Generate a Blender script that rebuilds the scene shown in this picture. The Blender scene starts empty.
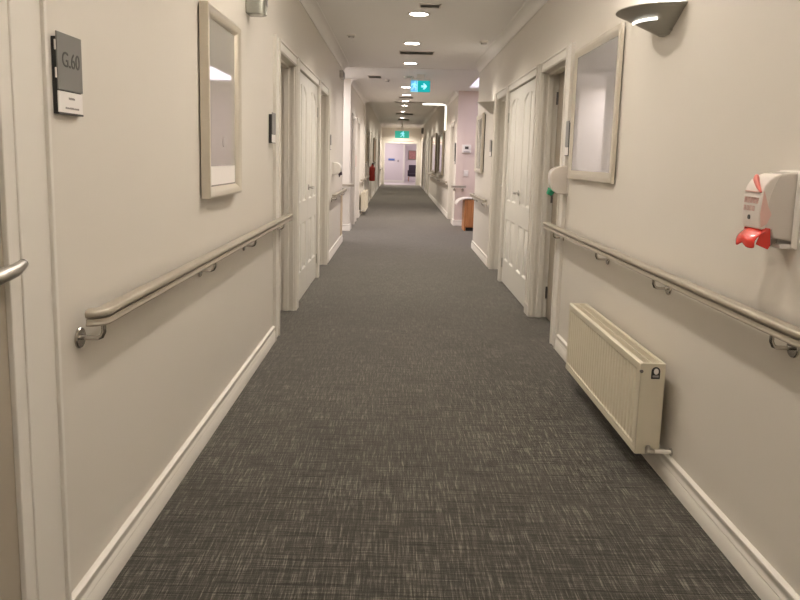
import bpy, bmesh, math, random
from mathutils import Vector, Matrix
random.seed(7)
C = bpy.context.scene.collection
PI = math.pi
L, R = -0.835, 1.135          # faces of the left and right corridor walls
CEIL = 2.60                  # ceiling over the near corridor
CEIL_FAR = 2.86              # raised ceiling over the far corridor

# ---------------------------------------------------------------- materials
def new_mat(name):
    m = bpy.data.materials.new(name); m.use_nodes = True
    nt = m.node_tree; b = nt.nodes['Principled BSDF']
    return m, nt, b

def paint(name, col, rough=0.55, var=0.03, scale=3.0, bump=0.0, bscale=250, metal=0.0, coat=0.0):
    m, nt, b = new_mat(name)
    tc = nt.nodes.new('ShaderNodeTexCoord')
    n = nt.nodes.new('ShaderNodeTexNoise'); n.inputs['Scale'].default_value = scale; n.inputs['Detail'].default_value = 3
    nt.links.new(tc.outputs['Object'], n.inputs['Vector'])
    mix = nt.nodes.new('ShaderNodeMix'); mix.data_type = 'RGBA'
    mix.inputs['A'].default_value = [c * (1 - var) for c in col] + [1]
    mix.inputs['B'].default_value = [min(1, c * (1 + var)) for c in col] + [1]
    nt.links.new(n.outputs['Fac'], mix.inputs['Factor'])
    nt.links.new(mix.outputs['Result'], b.inputs['Base Color'])
    b.inputs['Roughness'].default_value = rough; b.inputs['Metallic'].default_value = metal
    if coat: b.inputs['Coat Weight'].default_value = coat
    if bump:
        n2 = nt.nodes.new('ShaderNodeTexNoise'); n2.inputs['Scale'].default_value = bscale
        nt.links.new(tc.outputs['Object'], n2.inputs['Vector'])
        bp = nt.nodes.new('ShaderNodeBump'); bp.inputs['Strength'].default_value = bump; bp.inputs['Distance'].default_value = 0.001
        nt.links.new(n2.outputs['Fac'], bp.inputs['Height']); nt.links.new(bp.outputs['Normal'], b.inputs['Normal'])
    return m

def glow(name, col, strength, base=(0.8, 0.8, 0.8)):
    m, nt, b = new_mat(name)
    b.inputs['Base Color'].default_value = [*base, 1]
    b.inputs['Emission Color'].default_value = [*col, 1]
    b.inputs['Emission Strength'].default_value = strength
    n = nt.nodes.new('ShaderNodeTexNoise'); n.inputs['Scale'].default_value = 60
    r = nt.nodes.new('ShaderNodeMapRange'); r.inputs['To Min'].default_value = 0.35; r.inputs['To Max'].default_value = 0.45
    nt.links.new(n.outputs['Fac'], r.inputs['Value']); nt.links.new(r.outputs['Result'], b.inputs['Roughness'])
    return m

def carpet_mat():
    m, nt, b = new_mat('carpet')
    N, K = nt.nodes, nt.links
    geo = N.new('ShaderNodeNewGeometry')
    def streak(sx, sy, detail=2.0, off=0.0):
        mp = N.new('ShaderNodeMapping'); mp.inputs['Scale'].default_value = (sx, sy, 1); mp.inputs['Location'].default_value = (off, off * 2, 0)
        K.new(geo.outputs['Position'], mp.inputs['Vector'])
        n = N.new('ShaderNodeTexNoise'); n.inputs['Scale'].default_value = 1; n.inputs['Detail'].default_value = detail; n.inputs['Roughness'].default_value = 0.6
        K.new(mp.outputs['Vector'], n.inputs['Vector']); return n.outputs['Fac']
    def remap(v, a, b_, c=0.0, d=1.0):
        r = N.new('ShaderNodeMapRange'); r.inputs['From Min'].default_value = a; r.inputs['From Max'].default_value = b_
        r.inputs['To Min'].default_value = c; r.inputs['To Max'].default_value = d; K.new(v, r.inputs['Value']); return r.outputs['Result']
    def mth(op, a, b_):
        x = N.new('ShaderNodeMath'); x.operation = op
        for i, v in enumerate((a, b_)):
            if isinstance(v, (int, float)): x.inputs[i].default_value = v
            else: K.new(v, x.inputs[i])
        return x.outputs[0]
    along = remap(streak(230, 11), 0.50, 0.68)          # pale threads running up the corridor
    along2 = remap(streak(120, 5, off=3.1), 0.46, 0.62)
    across = remap(streak(7, 170, off=7.7), 0.46, 0.62)  # threads across
    dark = remap(streak(3.0, 60, off=1.3), 0.52, 0.68)     # broken dark weft bands
    pile = remap(streak(420, 420, 1.0), 0.3, 0.7)
    blotch = remap(streak(1.4, 1.8, 3.0), 0.3, 0.7, 0.88, 1.12)
    v = mth('ADD', mth('MULTIPLY', along, 0.36), mth('MULTIPLY', along2, 0.22))
    v = mth('ADD', v, mth('MULTIPLY', across, 0.20))
    v = mth('ADD', v, mth('MULTIPLY', pile, 0.22))
    v = mth('SUBTRACT', v, mth('MULTIPLY', dark, 0.22))
    v = mth('MULTIPLY', v, blotch)
    cr = N.new('ShaderNodeValToRGB'); K.new(v, cr.inputs['Fac'])
    e = cr.color_ramp.elements
    e[0].position = 0.0; e[0].color = (0.016, 0.014, 0.011, 1)
    e[1].position = 0.72; e[1].color = (0.19, 0.178, 0.147, 1)
    x = e.new(0.36); x.color = (0.052, 0.048, 0.040, 1)
    K.new(cr.outputs['Color'], b.inputs['Base Color'])
    b.inputs['Roughness'].default_value = 0.95; b.inputs['Specular IOR Level'].default_value = 0.15
    b.inputs['Sheen Weight'].default_value = 0.55; b.inputs['Sheen Roughness'].default_value = 0.4
    b.inputs['Sheen Tint'].default_value = (0.8, 0.78, 0.75, 1)
    bp = N.new('ShaderNodeBump'); bp.inputs['Strength'].default_value = 0.4; bp.inputs['Distance'].default_value = 0.003
    K.new(v, bp.inputs['Height']); K.new(bp.outputs['Normal'], b.inputs['Normal'])
    return m

def wood_mat(name, c1, c2):
    m, nt, b = new_mat(name)
    tc = nt.nodes.new('ShaderNodeTexCoord'); mp = nt.nodes.new('ShaderNodeMapping'); mp.inputs['Scale'].default_value = (30, 30, 2)
    n = nt.nodes.new('ShaderNodeTexNoise'); n.inputs['Scale'].default_value = 1.5; n.inputs['Detail'].default_value = 4
    cr = nt.nodes.new('ShaderNodeValToRGB'); cr.color_ramp.elements[0].color = (*c1, 1); cr.color_ramp.elements[1].color = (*c2, 1)
    cr.color_ramp.elements[0].position = 0.35; cr.color_ramp.elements[1].position = 0.65
    nt.links.new(tc.outputs['Object'], mp.inputs['Vector']); nt.links.new(mp.outputs['Vector'], n.inputs['Vector'])
    nt.links.new(n.outputs['Fac'], cr.inputs['Fac']); nt.links.new(cr.outputs['Color'], b.inputs['Base Color'])
    b.inputs['Roughness'].default_value = 0.4
    return m

M = {}
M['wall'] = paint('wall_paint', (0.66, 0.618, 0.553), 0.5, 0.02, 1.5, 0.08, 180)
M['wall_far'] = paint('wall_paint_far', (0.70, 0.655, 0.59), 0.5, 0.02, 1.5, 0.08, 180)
M['wall_pink'] = paint('wall_paint_pink', (0.70, 0.585, 0.53), 0.5, 0.02, 1.5)
M['ceiling'] = paint('ceiling_paint', (0.84, 0.82, 0.79), 0.8, 0.02, 1.2)
M['trim'] = paint('gloss_trim', (0.72, 0.685, 0.625), 0.40, 0.015, 4)
M['jamb'] = paint('jamb_trim', (0.68, 0.645, 0.585), 0.40, 0.015, 4)
M['door'] = paint('gloss_door', (0.75, 0.725, 0.665), 0.34, 0.012, 4)
M['taupe'] = paint('taupe_door', (0.36, 0.315, 0.25), 0.45, 0.04, 3)
M['lilac'] = paint('lilac_wall', (0.62, 0.56, 0.57), 0.6, 0.02, 2)
M['rail'] = paint('rail_bronze', (0.42, 0.375, 0.305), 0.34, 0.04, 12, metal=0.45)
M['chrome'] = paint('brushed_chrome', (0.55, 0.52, 0.48), 0.22, 0.04, 20, metal=1.0)
M['steel'] = paint('satin_steel', (0.50, 0.48, 0.45), 0.32, 0.05, 30, metal=1.0)
M['darksteel'] = paint('dark_steel', (0.16, 0.15, 0.14), 0.3, 0.05, 30, metal=0.8)
M['frame'] = paint('champagne_frame', (0.60, 0.55, 0.465), 0.3, 0.03, 6, metal=0.35)
M['framedark'] = paint('bronze_frame', (0.30, 0.26, 0.19), 0.35, 0.03, 6, metal=0.3)
M['mirror'] = paint('mirror_glass', (0.47, 0.45, 0.41), 0.03, 0.01, 6, metal=0.30)
M['mirror_cool'] = paint('mirror_glass_cool', (0.50, 0.485, 0.49), 0.03, 0.01, 6, metal=0.42)
M['sign'] = paint('grey_sign', (0.19, 0.185, 0.175), 0.32, 0.03, 10)
M['signdark'] = paint('sign_letters', (0.055, 0.053, 0.050), 0.4, 0.03, 10)
M['black'] = paint('black_plastic', (0.02, 0.019, 0.018), 0.4, 0.1, 10)
M['card'] = paint('paper_card', (0.80, 0.76, 0.73), 0.6, 0.02, 30)
M['ink'] = paint('grey_ink', (0.30, 0.27, 0.26), 0.6, 0.05, 30)
M['radiator'] = paint('radiator_enamel', (0.64, 0.585, 0.46), 0.32, 0.015, 5)
M['radshade'] = paint('radiator_inner_shade', (0.20, 0.175, 0.13), 0.5, 0.05, 5)  # shade between the panels, painted as a darker enamel colour
M['white'] = paint('white_plastic', (0.80, 0.76, 0.71), 0.3, 0.02, 10)
M['cover'] = paint('milky_plastic', (0.68, 0.62, 0.57), 0.3, 0.02, 10)
M['clear'] = paint('frosted_plastic', (0.60, 0.55, 0.50), 0.25, 0.03, 14, coat=0.4)
M['red'] = paint('red_plastic', (0.66, 0.035, 0.022), 0.22, 0.03, 14, coat=0.3)
M['redprint'] = paint('red_print', (0.62, 0.14, 0.11), 0.4, 0.05, 20)
M['pinkprint'] = paint('pink_print', (0.66, 0.42, 0.37), 0.4, 0.08, 20)
M['green'] = paint('green_plastic', (0.02, 0.26, 0.13), 0.22, 0.03, 14, coat=0.3)
M['sconce'] = paint('sconce_metal', (0.37, 0.36, 0.32), 0.38, 0.03, 8, metal=0.35)
M['sconce_pale'] = paint('sconce_plaster', (0.60, 0.57, 0.52), 0.4, 0.03, 8)
M['glassbox'] = paint('smoky_glass', (0.30, 0.30, 0.26), 0.18, 0.12, 40, metal=0.3)
M['fire'] = paint('extinguisher_red', (0.55, 0.05, 0.035), 0.3, 0.03, 10)
M['wood'] = wood_mat('oak_veneer', (0.44, 0.17, 0.06), (0.60, 0.26, 0.10))
M['cream'] = paint('cream_guard', (0.72, 0.58, 0.40), 0.4, 0.02, 10)
M['blue'] = paint('blue_sign', (0.10, 0.17, 0.42), 0.4, 0.03, 10)
M['picture'] = paint('picture_print', (0.42, 0.20, 0.18), 0.5, 0.5, 9)
M['chair'] = paint('dark_upholstery', (0.05, 0.035, 0.05), 0.8, 0.1, 30)
M['vinyl'] = paint('pale_vinyl', (0.42, 0.37, 0.37), 0.35, 0.04, 3)
M['vent'] = paint('vent_dark', (0.10, 0.09, 0.08), 0.6, 0.05, 20)
M['bright'] = glow('lamp_glow', (1.0, 0.93, 0.85), 9.0)
M['slot'] = glow('sconce_slot_glow', (1.0, 0.95, 0.88), 1.6)
M['bulb'] = glow('bulb_glow', (1.0, 0.93, 0.83), 12.0)
M['cove'] = glow('cove_glow', (1.0, 0.97, 0.86), 1.5)
M['skylight'] = glow('skylight_glow', (0.86, 0.80, 1.0), 1.15)
M['exit_teal'] = glow('exit_teal', (0.0, 0.40, 0.42), 0.85, (0.0, 0.3, 0.3))
M['exit_pale'] = glow('exit_pale', (0.30, 0.85, 1.0), 1.0, (0.5, 0.8, 0.9))
M['exit_blue'] = glow('exit_blue', (0.12, 0.42, 0.80), 0.9, (0.2, 0.4, 0.7))
M['exit_green'] = glow('exit_green', (0.03, 0.42, 0.30), 0.75, (0.05, 0.35, 0.3))
M['carpet'] = carpet_mat()

# ---------------------------------------------------------------- mesh helper
class MB:
    def __init__(s): s.v = []; s.f = []
    def add(s, vs, fs):
        o = len(s.v); s.v += [tuple(v) for v in vs]; s.f += [[i + o for i in f] for f in fs]; return s
    def box(s, x0, x1, y0, y1, z0, z1):
        return s.add([(x0,y0,z0),(x1,y0,z0),(x1,y1,z0),(x0,y1,z0),(x0,y0,z1),(x1,y0,z1),(x1,y1,z1),(x0,y1,z1)],
                     [(0,3,2,1),(4,5,6,7),(0,1,5,4),(1,2,6,5),(2,3,7,6),(3,0,4,7)])
    def prism(s, pts, axis, a, b):
        """closed 2D outline extruded along axis from a to b; pts are the other two coordinates in order"""
        def mk(p, t): return {'x': (t, p[0], p[1]), 'y': (p[0], t, p[1]), 'z': (p[0], p[1], t)}[axis]
        n = len(pts)
        return s.add([mk(p, a) for p in pts] + [mk(p, b) for p in pts],
                     [list(range(n))[::-1], list(range(n, 2*n))] + [(i, (i+1) % n, n + (i+1) % n, n + i) for i in range(n)])
    def tube(s, path, r, n=12, cap=True):
        path = [Vector(p) for p in path]; rs = r if isinstance(r, (list, tuple)) else [r]*len(path)
        rings = []; prev = None
        for i, p in enumerate(path):
            t = ((path[min(i+1, len(path)-1)] - p).normalized() + (p - path[max(i-1, 0)]).normalized()).normalized()
            if prev is None:
                a = Vector((0,0,1)) if abs(t.z) < 0.9 else Vector((1,0,0)); u = t.cross(a).normalized()
            else: u = (prev - t * prev.dot(t)).normalized()
            prev = u; w = t.cross(u)
            rings.append([p + (u*math.cos(2*PI*k/n) + w*math.sin(2*PI*k/n))*rs[i] for k in range(n)])
        vs = [v for rg in rings for v in rg]; fs = []
        for i in range(len(rings)-1):
            for k in range(n): fs.append((i*n+k, i*n+(k+1)%n, (i+1)*n+(k+1)%n, (i+1)*n+k))
        if cap: fs += [list(range(n))[::-1], [(len(rings)-1)*n+k for k in range(n)]]
        return s.add(vs, fs)
    def lathe(s, prof, n=24, a0=0.0, a1=2*PI, centre=(0,0,0), axis='z'):
        full = abs(a1 - a0 - 2*PI) < 1e-6; m = n if full else n + 1; vs = []; fs = []
        for r, h in prof:
            for k in range(m):
                a = a0 + (a1-a0)*k/n; c = (r*math.cos(a), r*math.sin(a), h)
                if axis == 'y': c = (c[0], c[2], c[1])
                if axis == 'x': c = (c[2], c[0], c[1])
                vs.append((c[0]+centre[0], c[1]+centre[1], c[2]+centre[2]))
        for i in range(len(prof)-1):
            for k in range(n):
                k2 = (k+1) % m if full else k+1
                fs.append((i*m+k, i*m+k2, (i+1)*m+k2, (i+1)*m+k))
        if full and prof[0][0] > 0: fs.append([k for k in range(m)][::-1])
        if full and prof[-1][0] > 0: fs.append([(len(prof)-1)*m+k for k in range(m)])
        return s.add(vs, fs)
    def sweep(s, path, prof, closed_prof=True, cap=True):
        """horizontal path [(x,y,z)], profile [(side, up)]; side is to the left of travel"""
        path = [Vector(p) for p in path]; n = len(prof); vs = []; fs = []
        for i, p in enumerate(path):
            d0 = (p - path[i-1]).normalized() if i else None
            d1 = (path[i+1] - p).normalized() if i < len(path)-1 else None
            if d0 is None: d0 = d1
            if d1 is None: d1 = d0
            n0 = Vector((-d0.y, d0.x, 0)); n1 = Vector((-d1.y, d1.x, 0)); m = (n0 + n1).normalized()
            k = 1 / max(0.3, m.dot(n0))
            vs += [p + m*k*a + Vector((0,0,b)) for a, b in prof]
        for i in range(len(path)-1):
            for k in range(n if closed_prof else n-1):
                fs.append((i*n+k, i*n+(k+1)%n, (i+1)*n+(k+1)%n, (i+1)*n+k))
        if cap: fs += [list(range(n))[::-1], [(len(path)-1)*n+k for k in range(n)]]
        return s.add(vs, fs)
    def build(s, name, mat, parent=None, bevel=0.0, smooth=True, angle=35, segs=2):
        me = bpy.data.meshes.new(name); me.from_pydata(s.v, [], s.f); me.validate()
        bm = bmesh.new(); bm.from_mesh(me); bmesh.ops.recalc_face_normals(bm, faces=bm.faces); bm.to_mesh(me); bm.free()
        me.materials.append(M[mat] if isinstance(mat, str) else mat)
        if smooth:
            for p in me.polygons: p.use_smooth = True
            me.set_sharp_from_angle(angle=math.radians(angle))
        o = bpy.data.objects.new(name, me); C.objects.link(o)
        if parent: o.parent = parent
        if bevel:
            b = o.modifiers.new('bevel', 'BEVEL'); b.width = bevel; b.segments = segs; b.limit_method = 'ANGLE'; b.harden_normals = True
        return o

def tag(o, label, cat, group=None):
    o['label'] = label; o['category'] = cat
    if group: o['group'] = group
    return o
def struct(o): o['kind'] = 'structure'; return o
def empty(name, loc, rz=0.0):
    o = bpy.data.objects.new(name, None); o.location = loc; o.rotation_euler = (0, 0, rz); o.empty_display_size = 0.1
    C.objects.link(o); return o
def thing(name, label, cat, loc, rz=0.0, group=None): return tag(empty(name, loc, rz), label, cat, group)
# things on a wall are built with x to the viewer's right, -y out of the wall, z up
def on_wall(name, label, cat, side, y, z, group=None):
    return thing(name, label, cat, (L if side == 'left' else R, y, z), PI/2 if side == 'left' else -PI/2, group)
def copy_tree(o, parent=None):
    c = o.copy(); C.objects.link(c)
    if parent: c.parent = parent
    for ch in list(o.children): copy_tree(ch, c)
    return c
def text_part(body, size, name, mat, parent, loc, extrude=0.0006, align='CENTER', sx=1.0):
    cu = bpy.data.curves.new('t', 'FONT'); cu.body = body; cu.size = size; cu.extrude = extrude; cu.align_x = align; cu.align_y = 'CENTER'
    t = bpy.data.objects.new('t', cu); C.objects.link(t)
    bpy.context.view_layer.update()
    me = bpy.data.meshes.new_from_object(t.evaluated_get(bpy.context.evaluated_depsgraph_get()))
    bpy.data.objects.remove(t); me.transform(Matrix.Rotation(PI/2, 4, 'X') @ Matrix.Diagonal((sx, 1, 1, 1))); me.materials.clear(); me.materials.append(M[mat])
    o = bpy.data.objects.new(name, me); C.objects.link(o); o.parent = parent; o.location = loc
    return o

# ---------------------------------------------------------------- camera (from the photograph's vanishing points)
f_px = 720.0; ppy = 264.6037788
vc = (398.0, 159.0); vn = (269.0, 5176.0)
Yc = Vector((vc[0]-400, -(vc[1]-ppy), -f_px)).normalized()
Zc = -Vector((vn[0]-400, -(vn[1]-ppy), -f_px)).normalized()
Zc = (Zc - Yc*Zc.dot(Yc)).normalized(); Xc = Yc.cross(Zc)
cam = bpy.data.cameras.new('camera'); co = bpy.data.objects.new('camera', cam); C.objects.link(co)
rot = Matrix((Xc, Yc, Zc))            # camera -> world
co.matrix_world = Matrix.Translation((0, 0, 1.27)) @ rot.to_4x4()
cam.sensor_width = 36; cam.lens = f_px/800*36; cam.shift_y = (ppy-300)/800; cam.clip_start = 0.05
bpy.context.scene.camera = co

# ---------------------------------------------------------------- shell
struct(MB().box(-3.2, 3.6, -3.2, 36.0, -0.1, 0).build('floor', 'carpet', smooth=False))
struct(MB().box(-3.2, 5.0, 36.0, 46.0, -0.1, 0.0).build('floor', 'vinyl', smooth=False))
# ceiling with the skylight opening over the right-hand alcove
SX0, SX1, SY0, SY1 = 1.27, 2.7, 11.0, 13.56
mb = MB()
mb.box(-3.2, SX0, -3.2, 17.6, CEIL, CEIL+0.1); mb.box(SX0, 3.6, -3.2, SY0, CEIL, CEIL+0.1)
mb.box(SX1, 3.6, SY0, SY1, CEIL, CEIL+0.1); mb.box(SX0, 3.6, SY1, 17.6, CEIL, CEIL+0.1)
struct(mb.build('ceiling', 'ceiling', smooth=False))
struct(MB().box(-1.5, 1.9, 17.6, 36.12, CEIL_FAR, CEIL_FAR+0.1).build('ceiling', 'ceiling', smooth=False))
struct(MB().box(-1.5, 1.9, 17.5, 17.6, CEIL+0.1, CEIL_FAR+0.1).build('trim_1', 'ceiling', smooth=False))
struct(MB().box(-3.2, 5.0, 36.12, 46.0, 2.7, 2.8).build('ceiling', 'ceiling', smooth=False))
# skylight: shaft and bright diffuser
mb = MB()
mb.box(SX0-0.04, SX0, SY0-0.04, SY1+0.04, CEIL+0.1, CEIL+0.35); mb.box(SX1, SX1+0.04, SY0-0.04, SY1+0.04, CEIL+0.1, CEIL+0.35)
mb.box(SX0, SX1, SY0-0.04, SY0, CEIL+0.1, CEIL+0.35); mb.box(SX0, SX1, SY1, SY1+0.04, CEIL+0.1, CEIL+0.35)
sk = struct(mb.build('window_1', 'trim', smooth=False))
MB().box(SX0, SX1, SY0, SY1, CEIL+0.03, CEIL+0.05).build('diffuser', 'skylight', sk, smooth=False)

OPEN_Z = 1.985
def wall(side, y0, y1, openings, name, mat='wall', z1=CEIL, th=0.14):
    x0, x1 = (L-th, L) if side == 'left' else (R, R+th)
    mb = MB(); y = y0
    for a, b in openings:
        if a > y: mb.box(x0, x1, y, a, 0, z1)
        mb.box(x0, x1, a, b, OPEN_Z, z1); y = b
    if y1 > y: mb.box(x0, x1, y, y1, 0, z1)
    return struct(mb.build(name, mat, smooth=False))
LO = [(0.62, 1.505), (5.03, 5.88), (6.00, 7.53), (7.63, 8.50)]
RO = [(4.99, 5.87), (6.05, 7.60), (7.70, 8.50)]
LF = [(13.05, 13.85), (14.6, 15.4), (19.7, 20.6), (22.0, 22.9), (26.2, 27.1), (31.0, 31.9)]
RF = [(14.75, 15.7), (25.9, 26.8), (28.6, 29.5), (32.5, 33.4)]
wall('left', -3.0, 11.0, LO, 'wall_left')
wall('right', -3.0, 10.60, RO, 'wall_right')
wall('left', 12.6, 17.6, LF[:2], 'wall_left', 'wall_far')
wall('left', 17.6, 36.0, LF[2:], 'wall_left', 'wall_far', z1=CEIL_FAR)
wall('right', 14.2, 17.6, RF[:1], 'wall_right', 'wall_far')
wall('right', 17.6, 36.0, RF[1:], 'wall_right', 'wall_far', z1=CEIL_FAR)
# side alcoves
struct(MB().box(-3.0, L-0.14, 12.6, 12.74, 0, CEIL).build('wall_left', 'wall_far', smooth=False))
struct(MB().box(-3.0, L-0.14, 10.86, 11.0, 0, CEIL).build('wall_left', 'wall', smooth=False))
struct(MB().box(-3.14, -3.0, 10.86, 12.74, 0, CEIL).build('wall_left', 'wall', smooth=False))
struct(MB().box(R+0.14, 3.4, 14.2, 14.34, 0, CEIL).build('wall_right', 'wall_pink', smooth=False))
struct(MB().box(R+0.14, 3.4, 10.46, 10.60, 0, CEIL).build('wall_right', 'wall', smooth=False))
struct(MB().box(3.4, 3.54, 10.46, 14.34, 0, CEIL).build('wall_right', 'wall', smooth=False))
# pink paint on the return end of the alcove wall
struct(MB().box(R, R+0.14, 14.19, 14.2, 0, CEIL).build('trim_2', 'wall_pink', smooth=False))
# back wall behind the viewpoint and end wall with its wide door opening
struct(MB().box(L-0.14, R+0.14, -3.14, -3.0, 0, CEIL).build('wall_back', 'wall', smooth=False))
EX0, EX1, EZ = -0.66, 0.90, 2.03
mb = MB(); mb.box(L-0.3, EX0, 36, 36.12, 0, CEIL_FAR); mb.box(EX1, R+0.3, 36, 36.12, 0, CEIL_FAR); mb.box(EX0, EX1, 36, 36.12, EZ, CEIL_FAR)
struct(mb.build('wall_end', 'wall_far', smooth=False))
mb = MB()
mb.box(EX0-0.07, EX0, 35.97, 36.15, 0, EZ+0.07); mb.box(EX1, EX1+0.07, 35.97, 36.15, 0, EZ+0.07); mb.box(EX0, EX1, 35.97, 36.15, EZ, EZ+0.07)
struct(mb.build('trim_3', 'trim', bevel=0.004))
# room beyond the end door
mb = MB(); mb.box(-3.0, 0.36, 39.5, 39.6, 0, 2.7)
struct(mb.build('wall_end', 'lilac', smooth=False))
struct(MB().box(0.36, 5.0, 39.5, 39.6, 1.98, 2.7).build('wall_end', 'lilac', smooth=False))
struct(MB().box(-3.0, 5.0, 44.0, 44.1, 0, 2.7).build('wall_end', 'lilac', smooth=False))
struct(MB().box(0.28, 0.38, 39.6, 44.0, 0, 2.7).build('wall_end', 'lilac', smooth=False))
struct(MB().box(-3.1, -3.0, 36.12, 44.1, 0, 2.7).build('wall_end', 'lilac', smooth=False))
struct(MB().box(5.0, 5.1, 36.12, 44.1, 0, 2.7).build('wall_end', 'lilac', smooth=False))
struct(MB().box(-3.0, 0.30, 39.47, 39.5, 0, 0.13).build('baseboard_end', 'trim', bevel=0.004))
struct(MB().box(0.28, 0.38, 39.46, 39.5, 0, 2.05).build('trim_4', 'trim', bevel=0.004))

# skirting: profile with a bead and a groove
SK = [(0,0),(0.020,0),(0.020,0.058),(0.0165,0.062),(0.0195,0.065),(0.0195,0.068),(0.014,0.074),(0.0125,0.088),(0.017,0.094),(0.0155,0.104),(0.007,0.109),(0,0.110)]
def skirt(side, runs, path=None):
    mb = MB()
    if path:
        for p in path: mb.sweep([(x, y, 0) for x, y in p], SK)
    for a, b in runs:
        if side == 'left': mb.sweep([(L, b, 0), (L, a, 0)], SK)     # travelling towards -y: left side is +x
        else: mb.sweep([(R, a, 0), (R, b, 0)], SK)
    return struct(mb.build('baseboard_' + side, 'trim', angle=50))
skirt('left', [(-3.0, 0.44), (1.72, 4.86)])
skirt('left', [(8.68, 10.98)])
skirt('left', [(15.5, 17.6), (17.6, 19.6), (20.7, 21.9), (23.0, 26.1), (27.2, 30.9), (32.0, 36)], [[(L, 12.95), (L, 12.6), (-3.0, 12.6)], ])
skirt('right', [(-3.0, 4.83)])
skirt('right', [(8.66, 10.59)])
skirt('right', [(15.8, 25.8), (26.9, 28.5), (29.6, 32.4), (33.5, 36)], [[(3.4, 14.19), (R, 14.19), (R, 14.62)]])

# cornice: cove between wall and ceiling
CV = [(0,0),(0.008,0),(0.012,0.012)] + [(0.012+0.075*(1-math.cos(t)), 0.012+0.060*math.sin(t)) for t in [PI/2*k/6 for k in range(1, 7)]] + [(0.100,0.072),(0.100,0.080),(0,0.080)]
def cornice(side, a, b, top=CEIL):
    mb = MB(); z = top-0.08
    if side == 'left': mb.sweep([(L, b, z), (L, a, z)], CV)
    else: mb.sweep([(R, a, z), (R, b, z)], CV)
    return struct(mb.build('trim_5', 'ceiling', angle=30))
cornice('left', -3.0, 10.9); cornice('right', -3.0, 10.60)
cornice('left', 12.6, 17.6); cornice('right', 14.2, 17.6)
cornice('left', 17.6, 36.0, CEIL_FAR); cornice('right', 17.6, 36.0, CEIL_FAR)
mb = MB(); mb.sweep([(L-0.1, 36.0, CEIL_FAR-0.08), (R+0.1, 36.0, CEIL_FAR-0.08)][::-1], CV)
struct(mb.build('trim_6', 'ceiling', angle=30))
# shallow beam across the ceiling where the side alcoves begin
struct(MB().box(-3.0, 3.4, 10.9, 11.0, CEIL-0.010, CEIL+0.01).build('trim_7', 'ceiling', bevel=0.004))

# architraves: board with raised beads on both edges, legs running to the floor on plinths
def arch_board(mb, side, y0, y1, z0, z1, horiz=False):
    s = 1 if side == 'left' else -1; X = L if side == 'left' else R
    def bx(a, b, c, d, t0, t1):
        xa, xb = sorted((X + s*t0, X + s*t1)); mb.box(xa, xb, a, b, c, d)
    bx(y0, y1, z0, z1, -0.004, 0.014)
    if horiz:
        bx(y0, y1, z1-0.014, z1+0.002, 0.010, 0.024); bx(y0, y1, z0, z0+0.008, 0.012, 0.019)
    else:
        bx(y0-0.001, y0+0.014, z0, z1, 0.010, 0.024); bx(y1-0.014, y1+0.001, z0, z1, 0.010, 0.024)
def architrave(side, o0, o1, w0, w1, name='trim_9', plinth=True):
    mb = MB(); top = 2.055
    if w0: arch_board(mb, side, o0-w0, o0+0.004, 0, top)
    if w1: arch_board(mb, side, o1-0.004, o1+w1, 0, top)
    arch_board(mb, side, o0+0.004, o1-0.004, OPEN_Z-0.004, top-0.001, True)
    return struct(mb.build(name, 'trim', bevel=0.003, angle=40))
t_ = architrave('left', 0.62, 1.505, 0.21, 0.21)
struct(MB().box(L+0.010, L+0.019, 1.562, 1.572, 0, 2.055).build('trim_9', 'trim', bevel=0.003))
architrave('left', 5.03, 5.88, 0.165, 0.065)
architrave('left', 6.00, 7.53, 0.055, 0.05)
architrave('left', 7.63, 8.50, 0.05, 0.16)
architrave('right', 4.99, 5.87, 0.15, 0.09)
architrave('right', 6.05, 7.60, 0.09, 0.05)
architrave('right', 7.70, 8.50, 0.05, 0.14)
for a, b in LF: architrave('left', a, b, 0.09, 0.09)
for a, b in RF: architrave('right', a, b, 0.09, 0.09)
# plinth lips at the foot of the cupboard posts
for side, X, s, ys in (('left', L, 1, (5.88, 7.53)), ('right', R, -1, (5.87, 7.60))):
    for y in ys:
        xa, xb = sorted((X-0.002*s, X+0.024*s))
        struct(MB().box(xa, xb, y+0.003, y+((0.117 if side == 'left' else 0.175) if y < 7 else 0.095), 0, 0.09).build('trim_10', 'trim', bevel=0.004))
# jamb linings inside the openings
def jamb(side, a, b, depth=0.20):
    s = 1 if side == 'left' else -1; X = L if side == 'left' else R
    def bx(y0, y1, z0, z1, d0, d1):
        xa, xb = sorted((X - s*d0, X - s*d1)); mb.box(xa, xb, y0, y1, z0, z1)
    mb = MB()
    for y, q in ((a, 1), (b, -1)):
        ya, yb = sorted((y, y+q*0.012)); bx(ya, yb, 0, OPEN_Z, -0.012, depth)
        ya, yb = sorted((y, y+q*0.028)); bx(ya, yb, 0, OPEN_Z, 0.045, 0.085)
        ya, yb = sorted((y, y+q*0.022)); bx(ya, yb, 0, OPEN_Z, 0.0, 0.02)
    bx(a, b, OPEN_Z-0.012, OPEN_Z, -0.012, depth); bx(a, b, OPEN_Z-0.028, OPEN_Z, 0.045, 0.085)
    return struct(mb.build('trim_11', 'jamb', bevel=0.002, angle=40))
for a, b in ((5.03, 5.88), (7.63, 8.50)): jamb('left', a, b)
for a, b in ((4.99, 5.87), (7.70, 8.50)): jamb('right', a, b)
for a, b in LF: jamb('left', a, b, 0.14)
for a, b in RF: jamb('right', a, b, 0.14)

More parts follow.
